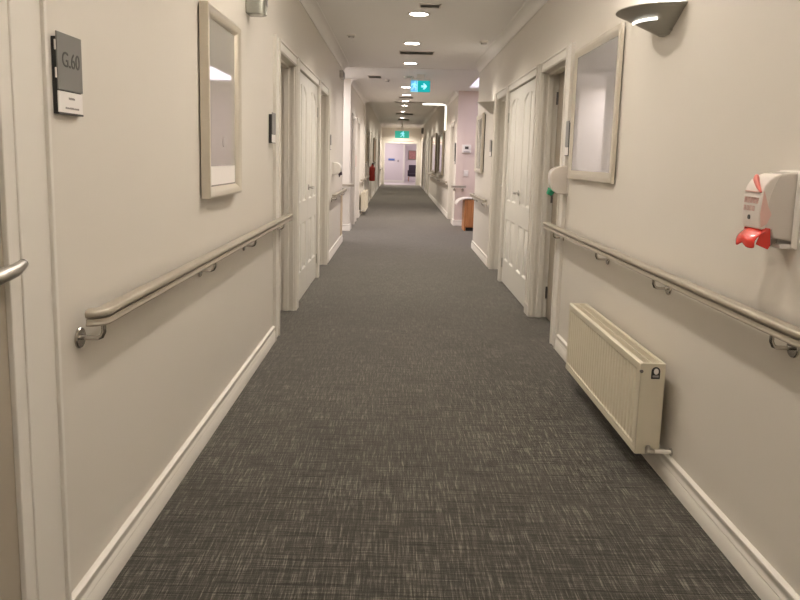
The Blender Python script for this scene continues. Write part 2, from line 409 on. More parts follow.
# ---------------------------------------------------------------- doors
def lever(parent, x, z, d=-1, y0=0.0, mat='steel'):
    """lever handle: x position of the rose, d the way the lever points along x"""
    h = MB(); h.lathe([(0.026, 0), (0.026, 0.007), (0.022, 0.010), (0.0001, 0.010)], 20, centre=(0,0,0), axis='y')
    for i, v in enumerate(h.v): h.v[i] = (v[0]+x, y0-v[1], v[2]+z)
    h.tube([(x, y0-0.008, z), (x, y0-0.045, z), (x+d*0.012, y0-0.055, z), (x+d*0.12, y0-0.055, z), (x+d*0.128, y0-0.045, z)], [0.009,0.009,0.010,0.009,0.008], 12)
    return h.build('handle', mat, parent)
def hinge(parent, x, z, y0=0.0, mat='steel'):
    h = MB(); h.tube([(x, y0-0.006, z-0.05), (x, y0-0.006, z+0.05)], 0.007, 10); h.box(x-0.022, x+0.022, y0-0.002, y0+0.001, z-0.048, z+0.048)
    return h.build('hinge', mat, parent)
def plain_door(side, a, b, recess, mat, hinge_near, n, far=False):
    """flush leaf closed at a given recess behind the wall face"""
    X = (L - recess) if side == 'left' else (R + recess)
    e = struct(empty('door_%d' % n, (X, (a+b)/2, 0), PI/2 if side == 'left' else -PI/2))
    w = (b-a)/2 - 0.014
    leaf = MB().box(-w, w, 0, 0.04, 0.006, OPEN_Z-0.014).build('leaf', mat, e, bevel=0.002)
    sgn = 1 if side == 'left' else -1        # +x is further away on the left wall
    hx = -w*sgn if hinge_near else w*sgn
    if not far:
        for z in (0.21, 1.0, 1.78): hinge(leaf, hx, z, -0.001, 'darksteel' if side == 'right' else 'steel')
    lever(leaf, -hx*0.86, 1.0, 1 if hx > 0 else -1)
    return e
plain_door('left', 5.03, 5.88, 0.125, 'taupe', False, 2)
plain_door('right', 4.99, 5.87, 0.125, 'taupe', False, 3)
plain_door('left', 7.63, 8.50, 0.12, 'door', True, 4)
plain_door('right', 7.70, 8.50, 0.12, 'door', True, 5)
k = 8
for a, b in LF: plain_door('left', a, b, 0.07, 'trim' if a < 16 else 'taupe', False, k, True); k += 1
for a, b in RF: plain_door('right', a, b, 0.07, 'trim' if a < 16 else 'taupe', False, k, True); k += 1

# near-left door: taupe leaf flush with the frame, lever reaching over the jamb
e = struct(empty('door_1', (L, 1.06, 0), PI/2))
leaf = MB().box(-0.43, 0.4425, -0.012, 0.035, 0.006, OPEN_Z-0.006).build('leaf', 'taupe', e, bevel=0.002)
mb = MB(); mb.lathe([(0.027, 0), (0.027, 0.008), (0.0001, 0.010)], 20, axis='y')
for i, v in enumerate(mb.v): mb.v[i] = (v[0]+0.335, -0.012-v[1], v[2]+1.02)
mb.tube([(0.335, 0.0, 1.02), (0.335, -0.036, 1.02), (0.345, -0.050, 1.02)], 0.010, 14)
hd = mb.build('handle', 'steel', leaf)
mb = MB(); mb.tube([(0.315, -0.050, 1.018), (0.34, -0.054, 1.018), (0.40, -0.056, 1.023), (0.437, -0.054, 1.031)], [0.011, 0.0165, 0.014, 0.0105], 14)
mb.build('lever', 'steel', hd)
mb = MB(); mb.tube([(0.435, -0.054, 1.031), (0.4405, -0.0535, 1.032)], [0.0105, 0.0100], 14)
mb.build('lever_end', 'darksteel', hd)

# panelled double cupboard doors: routed panels, arched heads on the tall upper ones
def loop_panel(x0, x1, z0, z1, arch, inset):
    """outline points; arch = -1 / +1 lifts the head towards that side, 0 keeps it square"""
    x0 += inset; x1 -= inset; z0 += inset; z1 -= inset; n = 8; pts = [(x0, z0), (x1, z0)]
    for k in range(n+1):
        t = k/n; x = x1 + (x0-x1)*t
        u = (1-t) if arch > 0 else t
        z = z1 - (0.055*(1-math.sin(u*PI/2)) if arch else 0)
        pts.append((x, z))
    return pts
def panel_leaf(parent, x0, x1, sgn_mid):
    """one leaf spanning x0..x1 in the cupboard frame, front face at y = 0"""
    w = x1-x0; z0, z1 = 0.012, 1.974; st = 0.105; mid = 0.09; pw = (w - 2*st - mid)/2
    bm = bmesh.new()
    def ring(pts, y): return [bm.verts.new((x, y, z)) for x, z in pts]
    outer = ring([(x0, z0), (x1, z0), (x1, z1), (x0, z1)], 0)
    holes = []
    for c in range(2):
        px0 = x0 + st + c*(pw+mid); px1 = px0 + pw
        for za, zb, ar in ((0.875, 1.885, 1 if c == 0 else -1), (0.255, 0.685, 0)):
            r = [ring(loop_panel(px0, px1, za, zb, ar, i), y) for i, y in ((0, 0), (0.006, 0.006), (0.014, 0.011), (0.022, 0.011), (0.044, 0.003))]
            n = len(r[0])
            for a, b in zip(r, r[1:]):
                for k in range(n): bm.faces.new((a[k], a[(k+1) % n], b[(k+1) % n], b[k]))
            bm.faces.new(r[-1]); holes.append(r[0])
    edges = []
    for lp in [outer] + holes:
        for k in range(len(lp)):
            a, b = lp[k], lp[(k+1) % len(lp)]
            edges.append(bm.edges.get((a, b)) or bm.edges.new((a, b)))
    bmesh.ops.triangle_fill(bm, use_beauty=True, use_dissolve=False, edges=edges, normal=(0, -1, 0))
    back = ring([(x0, z0), (x1, z0), (x1, z1), (x0, z1)], 0.035)
    for k in range(4): bm.faces.new((outer[k], outer[(k+1) % 4], back[(k+1) % 4], back[k]))
    bm.faces.new(back)
    bmesh.ops.recalc_face_normals(bm, faces=bm.faces)
    me = bpy.data.meshes.new('leaf'); bm.to_mesh(me); bm.free(); me.materials.append(M['door'])
    for p in me.polygons: p.use_smooth = True
    me.set_sharp_from_angle(angle=math.radians(22))
    o = bpy.data.objects.new('leaf', me); C.objects.link(o); o.parent = parent
    return o
def cupboard(side, a, b, n, lever_x, lever_d):
    s = 1 if side == 'left' else -1; X = (L - 0.004) if side == 'left' else (R + 0.004)
    e = struct(empty('door_%d' % n, (X, (a+b)/2, 0), PI/2*s)); w = (b-a)/2
    l1 = panel_leaf(e, -w+0.006, -0.0015, 1); l2 = panel_leaf(e, 0.0015, w-0.006, -1)
    for lf, x in ((l1, -w+0.006), (l2, w-0.006)):
        for z in (0.21, 1.72): hinge(lf, x, z, 0.001)
    lf = l1 if lever_x < 0 else l2
    lever(lf, lever_x, 0.985, lever_d)
    MB().box(-w+0.002, w-0.002, 0.045, 0.16, 0.002, 1.98).build('carcass', 'trim', e, smooth=False)
    return e
cupboard('left', 6.00, 7.53, 6, 0.06, -1)
cupboard('right', 6.05, 7.60, 7, 0.07, 1)

# ---------------------------------------------------------------- handrails
def rail_profile():
    h = [(0.021, 0.0), (0.0235, 0.003), (0.0235, 0.007), (0.0205, 0.011), (0.019, 0.016), (0.0195, 0.021), (0.0185, 0.0235), (0.010, 0.0245), (0.010, 0.0275), (0.019, 0.0285)]
    h += [(0.0195+0.008*math.cos(t), 0.0415+0.0130*math.sin(t)) for t in [(-PI/2+PI*k/10) for k in range(11)]] + [(0.010, 0.0565)]
    p = h + [(-a, b) for a, b in h[::-1]]
    return p
RP = [(a*0.82, b*0.78) for a, b in rail_profile()]
def bracket(parent, x, rise=0.04):
    """wall rose, arm and upturned end; rail underside is z = 0 of the thing"""
    b = MB(); zc = -rise; yo = -0.066
    b.tube([(x, -0.006, zc), (x, yo+0.018, zc), (x, yo+0.006, zc+0.005), (x, yo, zc+0.018), (x, yo, 0.002)], 0.0065, 12)
    br = b.build('bracket', 'chrome', parent)
    r = MB(); r.lathe([(0.0285, 0), (0.0285, 0.004), (0.026, 0.007), (0.008, 0.0075), (0.0001, 0.0075)], 28, axis='y')
    for i, v in enumerate(r.v): r.v[i] = (v[0]+x, -v[1], v[2]+zc)
    r.build('rose', 'chrome', br)
    return br
def handrail(label, side, y0, y1, brackets, near_return=True, z=0.795, group=None, far_return=False):
    """runs from y0 (near) to y1 (far); a returned end curls back to the wall"""
    s = 1 if side == 'left' else -1
    t = on_wall('handrail', label, 'handrail', side, y0, z, group)
    ln = y1-y0; o = -0.066; rr = 0.028; pth = []
    if near_return:
        pth += [(0.0, -0.037, 0), (0.0, o+rr, 0)] + [(rr-rr*math.cos(a), o+rr-rr*math.sin(a), 0) for a in [PI/2*k/6 for k in range(1, 7)]]
    else: pth.append((0, o, 0))
    if far_return:
        pth += [(ln-rr+rr*math.sin(a), o+rr-rr*math.cos(a), 0) for a in [PI/2*k/6 for k in range(0, 7)]] + [(ln, -0.012, 0)]
    else: pth.append((ln, o, 0))
    pth = [(x*s, y, zz) for x, y, zz in pth]
    MB().sweep(pth, RP).build('rail', 'rail', t, angle=45)
    for y in brackets: bracket(t, (y-y0)*s)
    return t
handrail('long two-tier beige metal handrail on the near left wall', 'left', 1.845, 5.19, (1.868, 3.04, 3.92, 4.9), z=0.818)
handrail('long two-tier beige metal handrail on the near right wall above the radiator', 'right', 1.82, 5.13, (1.98, 2.93, 3.80, 4.86), z=0.810)
handrail('short handrail on the left wall beyond the cupboard doors', 'left', 8.9, 10.85, (9.2, 10.5), z=0.775, far_return=True)
handrail('short handrail on the right wall beyond the cupboard doors', 'right', 8.85, 10.5, (9.1, 10.2), z=0.765, far_return=True)
handrail('distant handrail along the left wall before the fire extinguisher', 'left', 15.7, 19.4, (16.0, 19.0), z=0.77)
handrail('distant handrail along the right wall under the tall framed panels', 'right', 16.0, 25.4, (16.4, 19.5, 22.5, 25.0), z=0.77)
handrail('farthest handrail on the left wall near the end door', 'left', 32.2, 35.6, (32.6, 35.2), z=0.77)
# rails on the faces that look back down the corridor
def cross_rail(label, x0, x1, y, z):
    t = thing('handrail', label, 'handrail', (x0, y, z)); w = x1-x0
    MB().sweep([(0, -0.066, 0), (w, -0.066, 0)], RP).build('rail', 'rail', t, angle=45)
    bracket(t, w*0.25)
    bracket(t, w*0.8)
    return t
cross_rail('short handrail across the white wall end at the left alcove', -1.9, -0.745, 12.6, 0.775)
cross_rail('short handrail across the pink wall end at the right alcove', 1.05, 1.34, 14.19, 0.745)

# ---------------------------------------------------------------- radiators
def radiator(label, side, y0, length, z, h, depth=0.10, gap=0.04, group=None, badge=True, ribs=28):
    s = 1 if side == 'left' else -1; sx = -1 if side == 'right' else 1
    # local x runs from the near end (0) to the far end
    t = on_wall('radiator', label, 'radiator', side, y0, z, group)
    def X(v): return v*s
    fy = -(gap+depth)
    # front panel with pressed vertical ribs
    prof = []; a0, a1 = 0.035, length-0.03; n = ribs
    vs = []; fs = []; zs = [0.020, 0.034, 0.042, h-0.042, h-0.034, h-0.020]
    cols = [0.0]
    cell = (a1-a0)/n
    xs = [(0.002, 0)]
    for i in range(n):
        b = a0+i*cell
        xs += [(b, 0), (b+cell*0.30, 1), (b+cell*0.70, 1), (b+cell, 0)]
    xs += [(length-0.002, 0)]
    for zi, zz in enumerate(zs):
        dep = 0.009 if 2 <= zi <= 3 else (0.003 if zi in (1, 4) and False else 0.0)
        for x, r in xs: vs.append((X(x), fy + r*dep, zz))
    m = len(xs)
    for i in range(len(zs)-1):
        for k2 in range(m-1): fs.append((i*m+k2, i*m+k2+1, (i+1)*m+k2+1, (i+1)*m+k2))
    mb = MB(); mb.add(vs, fs)
    mb.box(*sorted((X(0.002), X(length-0.002))), fy+0.006, fy+0.012, 0.004, h-0.03)
    mb.build('front_panel', 'radiator', t, angle=25)
    mb = MB()
    mb.prism([(fy-0.001, 0.002), (fy+0.012, 0.0), (fy+0.012, 0.012), (fy+0.003, 0.022), (fy-0.001, 0.022)], 'x', X(0.002), X(length-0.002))
    mb.prism([(fy-0.002, h-0.020), (fy+0.003, h-0.024), (fy+0.014, h-0.018), (fy+0.014, h-0.004), (fy+0.006, h-0.001), (fy-0.002, h-0.006)], 'x', X(0.002), X(length-0.002))
    mb.build('edge_trim', 'radiator', t, angle=30)
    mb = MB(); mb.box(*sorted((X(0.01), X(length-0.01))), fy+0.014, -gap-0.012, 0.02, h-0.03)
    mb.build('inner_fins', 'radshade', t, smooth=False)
    mb = MB(); mb.box(*sorted((X(0.002), X(length-0.002))), -gap-0.012, -gap, 0.0, h-0.001)
    mb.box(*sorted((X(0.2), X(0.23))), -gap, -0.001, 0.05, h-0.06); mb.box(*sorted((X(length-0.23), X(length-0.2))), -gap, -0.001, 0.05, h-0.06)
    mb.build('back_panel', 'radiator', t, bevel=0.002)
    for a, b in ((0, 0.012), (length-0.012, length)):
        MB().box(*sorted((X(a), X(b))), fy, -gap, 0.0, h).build('side_panel', 'radiator', t, bevel=0.004)
    # top grille: slats between two rails
    mb = MB(); ns = int(length/0.018); zt = h-0.006
    for i in range(ns):
        x = 0.014 + (length-0.028)*i/(ns-1)
        mb.box(*sorted((X(x-0.0028), X(x+0.0028))), fy+0.014, -gap-0.010, zt-0.006, zt)
    for y in (fy+0.014, fy+0.047, -gap-0.014):
        mb.box(*sorted((X(0.010), X(length-0.010))), y, y+0.005, zt-0.008, zt+0.0015)
    mb.build('grille', 'radiator', t, smooth=False)
    if badge:
        cy = fy+depth*0.60; cz = h-0.040
        mb = MB()
        pts = [(cy-0.0175, cz-0.024), (cy+0.0175, cz-0.024)] + [(cy+0.0175*math.cos(a), cz+0.008+0.0175*math.sin(a)) for a in [PI*k/10 for k in range(11)]]
        mb.prism(pts, 'x', X(-0.0015), X(0.0))
        bd = mb.build('badge', 'black', t, smooth=False)
        mb = MB(); pts = [(cy+0.001+0.0095*math.cos(a), cz+0.007+0.0125*math.sin(a)) for a in [2*PI*k/16 for k in range(16)]]
        mb.prism(pts, 'x', X(-0.0030), X(-0.0015)); mb.build('emblem', 'card', bd, smooth=False)
        mb = MB(); mb.box(*sorted((X(-0.003), X(-0.0015))), cy-0.012, cy+0.012, cz-0.017, cz-0.009); mb.build('lettering', 'ink', bd, smooth=False)
        # small plug at the top front corner of the side panel
        mb = MB().tube([(X(-0.002), fy+0.003, h-0.034), (X(0.004), fy+0.003, h-0.034)], 0.007, 12); mb.build('end_cap', 'darksteel', t)
    # return valve and tail pipe to the wall
    mb = MB(); zz = 0.022; yv = -gap-0.052
    mb.tube([(X(0.0), yv, zz+0.004), (X(-0.020), yv, zz+0.004), (X(-0.030), yv, zz)], [0.009, 0.012, 0.012], 14)
    mb.tube([(X(-0.024), yv-0.012, zz), (X(-0.024), yv+0.016, zz), (X(-0.024), yv+0.022, zz)], [0.012, 0.012, 0.009], 14)
    mb.tube([(X(-0.024), yv-0.004, zz+0.010), (X(-0.024), yv-0.004, zz+0.024)], [0.010, 0.008], 12)
    v = mb.build('valve', 'steel', t)
    mb = MB(); mb.tube([(X(-0.024), yv+0.02, zz), (X(-0.024), -0.001, zz)], 0.0085, 14)
    mb.build('pipe', 'white', v)
    mb = MB(); mb.tube([(X(-0.024), -0.005, zz), (X(-0.024), 0.0, zz)], 0.016, 18)
    mb.build('pipe_collar', 'steel', v)
    return t
radiator('cream ribbed wall radiator low on the near right wall', 'right', 2.79, 1.22, 0.106, 0.382)
radiator('distant white radiator low on the left wall below the handrail', 'left', 15.9, 1.5, 0.10, 0.42, ribs=20, badge=False)

# ---------------------------------------------------------------- framed mirrors
def framed(name, label, cat, side, y0, y1, z0, z1, fw, depth, mat='frame', glass='mirror', cushion=False, stand=0.012, group=None, back=True):
    s = 1 if side == 'left' else -1
    t = on_wall(name, label, cat, side, (y0+y1)/2, z0, group); w = (y1-y0)/2; h = z1-z0
    # moulded frame profile swept round as mitred ring: (inset, outwards)
    pr = [(0, 0), (0.0, depth*0.65), (0.004, depth*0.86), (fw*0.35, depth), (fw*0.6, depth*0.9), (fw*0.85, depth*0.55), (fw, depth*0.45), (fw, depth*0.1)]
    if cushion: pr = [(0, 0), (0, depth*0.90), (0.003, depth*0.97), (0.009, depth), (fw*0.4, depth*0.90), (fw*0.7, depth*0.66), (fw*0.9, depth*0.36), (fw, depth*0.2), (fw, 0.0)]
    mb = MB(); vs = []; n = len(pr)
    for cx, cz in ((-1, 0), (1, 0), (1, 1), (-1, 1)):
        for i, o in pr: vs.append((cx*(w-i), -stand-o, (i if cz == 0 else h-i)))
    fs = []
    for c in range(4):
        d = (c+1) % 4
        for k2 in range(n): fs.append((c*n+k2, c*n+(k2+1) % n, d*n+(k2+1) % n, d*n+k2))
    mb.add(vs, fs); mb.build('frame', mat, t, angle=30)
    MB().box(-w+fw*0.9, w-fw*0.9, -stand-depth*0.35, -stand-depth*0.2, fw*0.9, h-fw*0.9).build('glass', glass, t, smooth=False)
    if back: MB().box(-w+0.02, w-0.02, -stand-0.004, 0, 0.02, h-0.02).build('backing', 'vent', t, smooth=False)
    return t
fm = framed('framed_mirror', 'silvery framed glass panel on the near left wall beside the G.60 sign', 'mirror', 'left', 3.065, 3.69, 1.082, 1.888, 0.050, 0.040, stand=0.006, cushion=True)
mb = MB(); mb.box(-0.255, 0.255, -0.0210, -0.0198, 0.052, 0.135); mb.build('lower_card', 'card', fm, smooth=False)
mb = MB(); mb.tube([(0.03, -0.0198, 0.245), (0.03, -0.0212, 0.245)], 0.022, 20); mb.build('round_mark', 'ink', fm)
t = framed('framed_mirror', 'large pale-framed glass panel on the near right wall beside the taupe door', 'mirror', 'right', 3.765, 4.737, 1.172, 1.985, 0.055, 0.022, glass='mirror_cool', stand=0.008)
framed('framed_mirror', 'narrow-looking framed glass panel on the right wall just before the alcove', 'mirror', 'right', 9.60, 10.35, 1.11, 1.90, 0.06, 0.035)
# tall framed panels far down the right wall
framed('wall_picture', 'nearer of two tall bronze-framed panels far along the right wall', 'picture', 'right', 17.9, 19.9, 0.90, 1.95, 0.07, 0.05, 'framedark')
framed('wall_picture', 'farther of two tall bronze-framed panels far along the right wall', 'picture', 'right', 21.2, 24.2, 0.88, 2.05, 0.07, 0.05, 'framedark')
framed('wall_picture', 'distant bronze-framed picture on the left wall after the extinguisher', 'picture', 'left', 24.0, 25.4, 1.15, 1.95, 0.07, 0.05, 'framedark', 'picture')
framed('wall_picture', 'small dark framed picture on the left wall of the far corridor', 'picture', 'left', 17.9, 18.7, 1.15, 1.85, 0.06, 0.05, 'framedark', 'picture')

# ---------------------------------------------------------------- room signs
def room_sign(label, side, y0, y1, z0, z1, text=None, card=0.055, proud=0.012, group=None):
    t = on_wall('room_sign', label, 'sign', side, (y0+y1)/2, z0, group); w = (y1-y0)/2; h = z1-z0
    MB().box(-w+0.002, w-0.003, -proud, 0, 0.0, h-0.012).build('backplate', 'black', t, bevel=0.0015)
    pl = MB().box(-w, w, -proud-0.004, -proud, card+0.003, h).build('plate', 'sign', t, bevel=0.001)
    cd = MB().box(-w, w-0.002, -proud-0.003, -proud, 0.004, card).build('name_card', 'card', t, bevel=0.0006)
    MB().box(-w, w, -proud-0.003, -proud, 0.0, 0.0045).build('card_rail', 'black', t, smooth=False)
    if text:
        tx = text_part(text, 0.052, 'lettering', 'signdark', pl, (0.004, -proud-0.0042, card+0.075), sx=0.98); tx['label'] = 'dark room number lettering G.60'
        # small indistinct lines of print on the card
        ln = MB(); random.seed(3)
        for zz, wd, hh in ((0.040, 0.034, 0.006), (0.016, 0.074, 0.005)):
            x = -wd/2+0.004
            while x < wd/2+0.004:
                a = random.uniform(0.002, 0.004); ln.box(x, x+a, -proud-0.0034, -proud-0.003, zz-hh/2, zz+hh*random.uniform(0.25, 0.5)); x += a+0.0013
        ln.build('print', 'ink', cd, smooth=False)
        for zz in (0.085, 0.150): MB().box(-w-0.002, -w+0.003, -proud-0.001, -proud+0.003, zz, zz+0.024).build('clip', 'card', t, bevel=0.001)
    return t
room_sign('grey G.60 room sign with white name card near the left doorframe', 'left', 1.775, 1.910, 1.357, 1.551, 'G.60')
room_sign('room sign seen edge-on beside the near left taupe doorway', 'left', 4.70, 4.83, 1.35, 1.545, proud=0.02)
room_sign('room sign between the near right taupe doorway and the large mirror', 'right', 4.745, 4.83, 1.32, 1.545, proud=0.028)
room_sign('small dark room sign on the left wall beyond the cupboard doors', 'left', 8.78, 8.91, 1.36, 1.54, proud=0.015)
room_sign('small dark room sign on the right wall beyond the cupboard doors', 'right', 8.78, 8.92, 1.33, 1.53, proud=0.015)
room_sign('distant room sign on the right wall beyond the pink alcove wall', 'right', 14.34, 14.50, 1.2, 1.62, proud=0.015)

# ---------------------------------------------------------------- wall sconces
def half_bowl(t, Rm, h, mat, a0=PI, a1=2*PI, slot=True):
    """quarter-bowl uplighter, rim at z = h, tapering down to the wall"""
    prof = [(0.035, 0.0), (0.052, 0.010), (Rm*0.42, h*0.30), (Rm*0.66, h*0.58), (Rm*0.86, h*0.82), (Rm*0.97, h*0.93), (Rm, h*0.965), (Rm, h), (Rm*0.975, h), (Rm*0.94, h*0.95), (Rm*0.62, h*0.66), (Rm*0.40, h*0.42), (0.03, 0.03)]
    mb = MB(); mb.lathe(prof, 32, a0, a1); mb.prism([(0.035*math.cos(a), 0.035*math.sin(a)) for a in [PI+PI*k/10 for k in range(11)]], 'z', 0, 0.004)
    return mb.build('bowl', mat, t, angle=40)
def uplamp(t, y, z, e, size=0.16):
    ld = bpy.data.lights.new('uplight_lamp', 'AREA'); ld.shape = 'DISK'; ld.size = size; ld.energy = e; ld.color = (1.0, 0.93, 0.85)
    lo = bpy.data.objects.new('lamp', ld); C.objects.link(lo); lo.location = (0, y, z); lo.rotation_euler = (PI, 0, 0); lo.parent = t
def sconce(label, side, y, z, Rm, h, mat, group=None, power=3.0, slot=True):
    t = on_wall('wall_sconce', label, 'wall light', side, y, z, group)
    b = half_bowl(t, Rm, h, mat)
    MB().box(-0.07, 0.07, -0.012, 0, 0.01, h*0.9).build('backplate', mat, t, bevel=0.003)
    if slot:
        mb = MB(); r = Rm*0.64; pts = [(r*1.02*math.cos(a), r*1.02*math.sin(a), h*0.50) for a in [PI+PI*(0.46+0.34*k/14) for k in range(15)]]
        mb.tube(pts, 0.0065, 8); s_ = mb.build('glowing_slot', 'slot', t); s_['label'] = 'white glowing slot'
    mb = MB(); mb.tube([(-0.05, -0.06, h*0.72), (0.05, -0.06, h*0.72)], 0.014, 12); mb.build('bulb', 'bulb', t)
    uplamp(t, -0.10, h+0.01, power)
    return t
sconce('half-bowl grey metal wall uplighter above the large right mirror', 'right', 3.19, 1.822, 0.215, 0.098, 'sconce', power=33)
sconce('pale half-bowl wall uplighter on the right wall before the alcove', 'right', 8.86, 1.845, 0.20, 0.13, 'sconce_pale', slot=False, power=0.35)
sconce('added unseen half-bowl uplighter behind the viewpoint', 'right', 0.0, 1.822, 0.215, 0.098, 'sconce', power=33)  # extra sconce added out of view to lift the ceiling light

# call light box high on left wall
t = on_wall('call_light', 'smoky grey-green glass wall light high above the left mirror', 'wall light', 'left', 4.06, 2.02)
mb = MB(); pts = []
for k in range(13):
    a = PI+PI*k/12; pts.append((0.055*math.cos(a), -0.055+0.05*math.sin(a)))
mb.prism(pts + [(0.055, 0), (-0.055, 0)], 'z', 0.0, 0.17)
mb.build('diffuser', 'glassbox', t, bevel=0.006, segs=3)
MB().box(-0.018, 0.018, -0.1075, -0.09, 0.045, 0.17).build('lamp_tube', 'darksteel', t, bevel=0.003)
MB().tube([(0.045, -0.088, 0.03), (0.045, -0.092, 0.03)], 0.005, 10).build('indicator', 'white', t)
uplamp(t, -0.055, 0.18, 25, 0.09)  # uplight added in the box to brighten the ceiling

# ---------------------------------------------------------------- soap dispensers
def dispenser_big():
    t = on_wall('soap_dispenser', 'white and clear wall sanitiser dispenser with bright red push lever', 'dispenser', 'right', 2.08, 1.045)
    # local: x from viewer's left (far side) to right (near side), depth towards -y
    mb = MB(); mb.box(-0.062, 0.062, -0.010, 0, 0, 0.222); mb.box(-0.062, -0.056, -0.022, -0.008, 0.004, 0.218); mb.box(0.056, 0.062, -0.022, -0.008, 0.004, 0.218)
    mb.build('backplate', 'white', t, bevel=0.003)
    # side-profile of the hood (y, z)
    side = [(-0.008, 0.218), (-0.040, 0.217), (-0.078, 0.210), (-0.108, 0.198), (-0.126, 0.180), (-0.134, 0.155), (-0.137, 0.120), (-0.136, 0.085), (-0.130, 0.055), (-0.104, 0.050), (-0.092, 0.052), (-0.085, 0.030), (-0.020, 0.022), (-0.008, 0.022)]
    mb = MB(); mb.prism(side, 'x', -0.052, 0.052); hood = mb.build('housing', 'clear', t, bevel=0.007, segs=3, angle=50)
    # solid white front band with rounded shoulders
    band = [(-0.070, 0.2135), (-0.098, 0.2045), (-0.116, 0.194), (-0.129, 0.178), (-0.1375, 0.155), (-0.1405, 0.120), (-0.1395, 0.085), (-0.133, 0.055), (-0.112, 0.052), (-0.114, 0.090), (-0.104, 0.150), (-0.090, 0.185)]
    mb = MB(); mb.prism(band, 'x', -0.0535, 0.0535); fr = mb.build('front_cover', 'cover', t, bevel=0.005, segs=3, angle=50)
    # red printed swoosh across the shoulder, red script and symbols on the front
    mb = MB()
    pts = []; 
    for k in range(9):
        u = k/8; x = -0.040 + 0.088*u; i = 0.25+u*0.5
        y = -0.100-0.036*(1-(1-u)**2)*0.95; z = 0.2045-0.045*u**1.3
        pts.append((x, y-0.004, z))
    mb.tube(pts, [0.004, 0.008, 0.010, 0.010, 0.009, 0.008, 0.007, 0.005, 0.003], 8)
    mb.build('swoosh', 'redprint', fr)
    # printed side window edge
    mb = MB(); mb.prism([(-0.131, 0.165), (-0.112, 0.120), (-0.098, 0.098), (-0.112, 0.070), (-0.132, 0.060), (-0.1385, 0.10)], 'x', 0.0535, 0.0545)
    mb.build('side_print', 'pinkprint', fr, smooth=False)
    mb = MB(); yy = -0.1415
    mb.box(-0.040, 0.040, yy-0.0004, yy+0.004, 0.158, 0.162)
    random.seed(5)
    for zz, n, hh in ((0.135, 5, 0.017), (0.112, 4, 0.015)):
        for k in range(n):
            x = -0.040+k*0.017
            # blurred upright characters, drawn as open letter strokes
            mb.box(x, x+0.0028, yy-0.0004, yy+0.004, zz-hh/2, zz+hh/2); mb.box(x+0.008, x+0.0108, yy-0.0004, yy+0.004, zz-hh/2, zz+hh/2)
            mb.box(x, x+0.0108, yy-0.0004, yy+0.004, zz+hh/2-0.003, zz+hh/2)
            if k % 2 == 0: mb.box(x, x+0.0108, yy-0.0004, yy+0.004, zz-0.0015, zz+0.0015)
            else: mb.box(x, x+0.0108, yy-0.0004, yy+0.004, zz-hh/2, zz-hh/2+0.003)
    mb.build('lettering', 'pinkprint', fr, smooth=False)
    mb = MB(); mb.tube([(-0.006, yy+0.004, 0.086), (-0.006, yy-0.0005, 0.086)], 0.007, 14); mb.build('symbol', 'signdark', fr)
    # red lever: two lobes folded about a raised centre ridge
    vs = []; fs = []; nx, nz = 9, 7
    for i in range(nz):
        u = i/(nz-1); z = 0.062-0.066*u
        for j in range(nx):
            x = -0.056+0.112*j/(nx-1); q = abs(x)/0.056
            y = -0.112-0.050*math.sin(min(1, u*1.15)*PI*0.62)+0.014*q*q - 0.010*(1-abs(q-0.6))*u
            zz = z + 0.020*u*(1-min(1, q*1.6)) - 0.004*math.cos(q*PI)*u
            vs.append((x, y, zz))
    for i in range(nz-1):
        for j in range(nx-1): fs.append((i*nx+j, i*nx+j+1, (i+1)*nx+j+1, (i+1)*nx+j))
    mb = MB(); mb.add(vs, fs); lv = mb.build('push_lever', 'red', t, angle=80)
    so = lv.modifiers.new('thick', 'SOLIDIFY'); so.thickness = 0.006; so.offset = -1
    sd = lv.modifiers.new('sub', 'SUBSURF'); sd.levels = 1; sd.render_levels = 2
    for x in (-0.053, 0.049): MB().prism([(-0.122, 0.060), (-0.096, 0.058), (-0.090, 0.010), (-0.098, -0.002), (-0.142, 0.012)], 'x', x, x+0.004).build('lever_cheek', 'red', t, bevel=0.001)
    # pump and bottle neck under the hood
    mb = MB(); mb.tube([(0, -0.055, 0.060), (0, -0.055, 0.012)], [0.024, 0.018], 18); mb.tube([(0, -0.055, 0.012), (0, -0.075, -0.002)], [0.007, 0.004], 10)
    mb.build('pump', 'clear', t)
    mb = MB(); mb.box(-0.040, 0.050, -0.052, -0.012, 0.0, 0.014); mb.build('catch', 'white', t, bevel=0.003)
    for ch in t.children_recursive:
        if ch.type == 'MESH':
            for v in ch.data.vertices: v.co.y *= 0.80
    return t
dispenser_big()

def dispenser_round(label, side, y, z, lever_mat, w=0.055, depth=0.125, h=0.17, group=None, cover='white'):
    t = on_wall('soap_dispenser', label, 'dispenser', side, y, z, group)
    MB().box(-w, w, -0.008, 0, 0, h).build('backplate', 'white', t, bevel=0.003)
    side_p = [(-0.006, 0.010), (-0.006, h)] + [(-0.03-(depth-0.03)*math.sin(a), h-0.065+0.065*math.cos(a)) for a in [PI/2*k/8 for k in range(0, 9)]] + [(-depth*0.98, h*0.42), (-depth*0.86, 0.035), (-depth*0.60, 0.014)]
    MB().prism(side_p, 'x', -w, w).build('cover', cover, t, bevel=0.010, segs=3, angle=50)
    mb = MB(); mb.tube([(-0.045, -depth*0.66, 0.046), (0.034, -depth*0.66, 0.046)], 0.024, 14); mb.tube([(0, -depth*0.80, 0.040), (0, -depth*0.96, 0.004)], [0.031, 0.019], 12)
    mb.build('push_lever', lever_mat, t, bevel=0)
    MB().tube([(0, -depth*0.78, 0.008), (0, -depth*0.78, -0.022)], [0.011, 0.006], 10).build('nozzle', 'darksteel', t)
    return t
dispenser_round('rounded white soap dispenser with green spout beside the right mirror', 'right', 4.84, 1.055, 'green', w=0.042, depth=0.125, h=0.20, cover='clear')
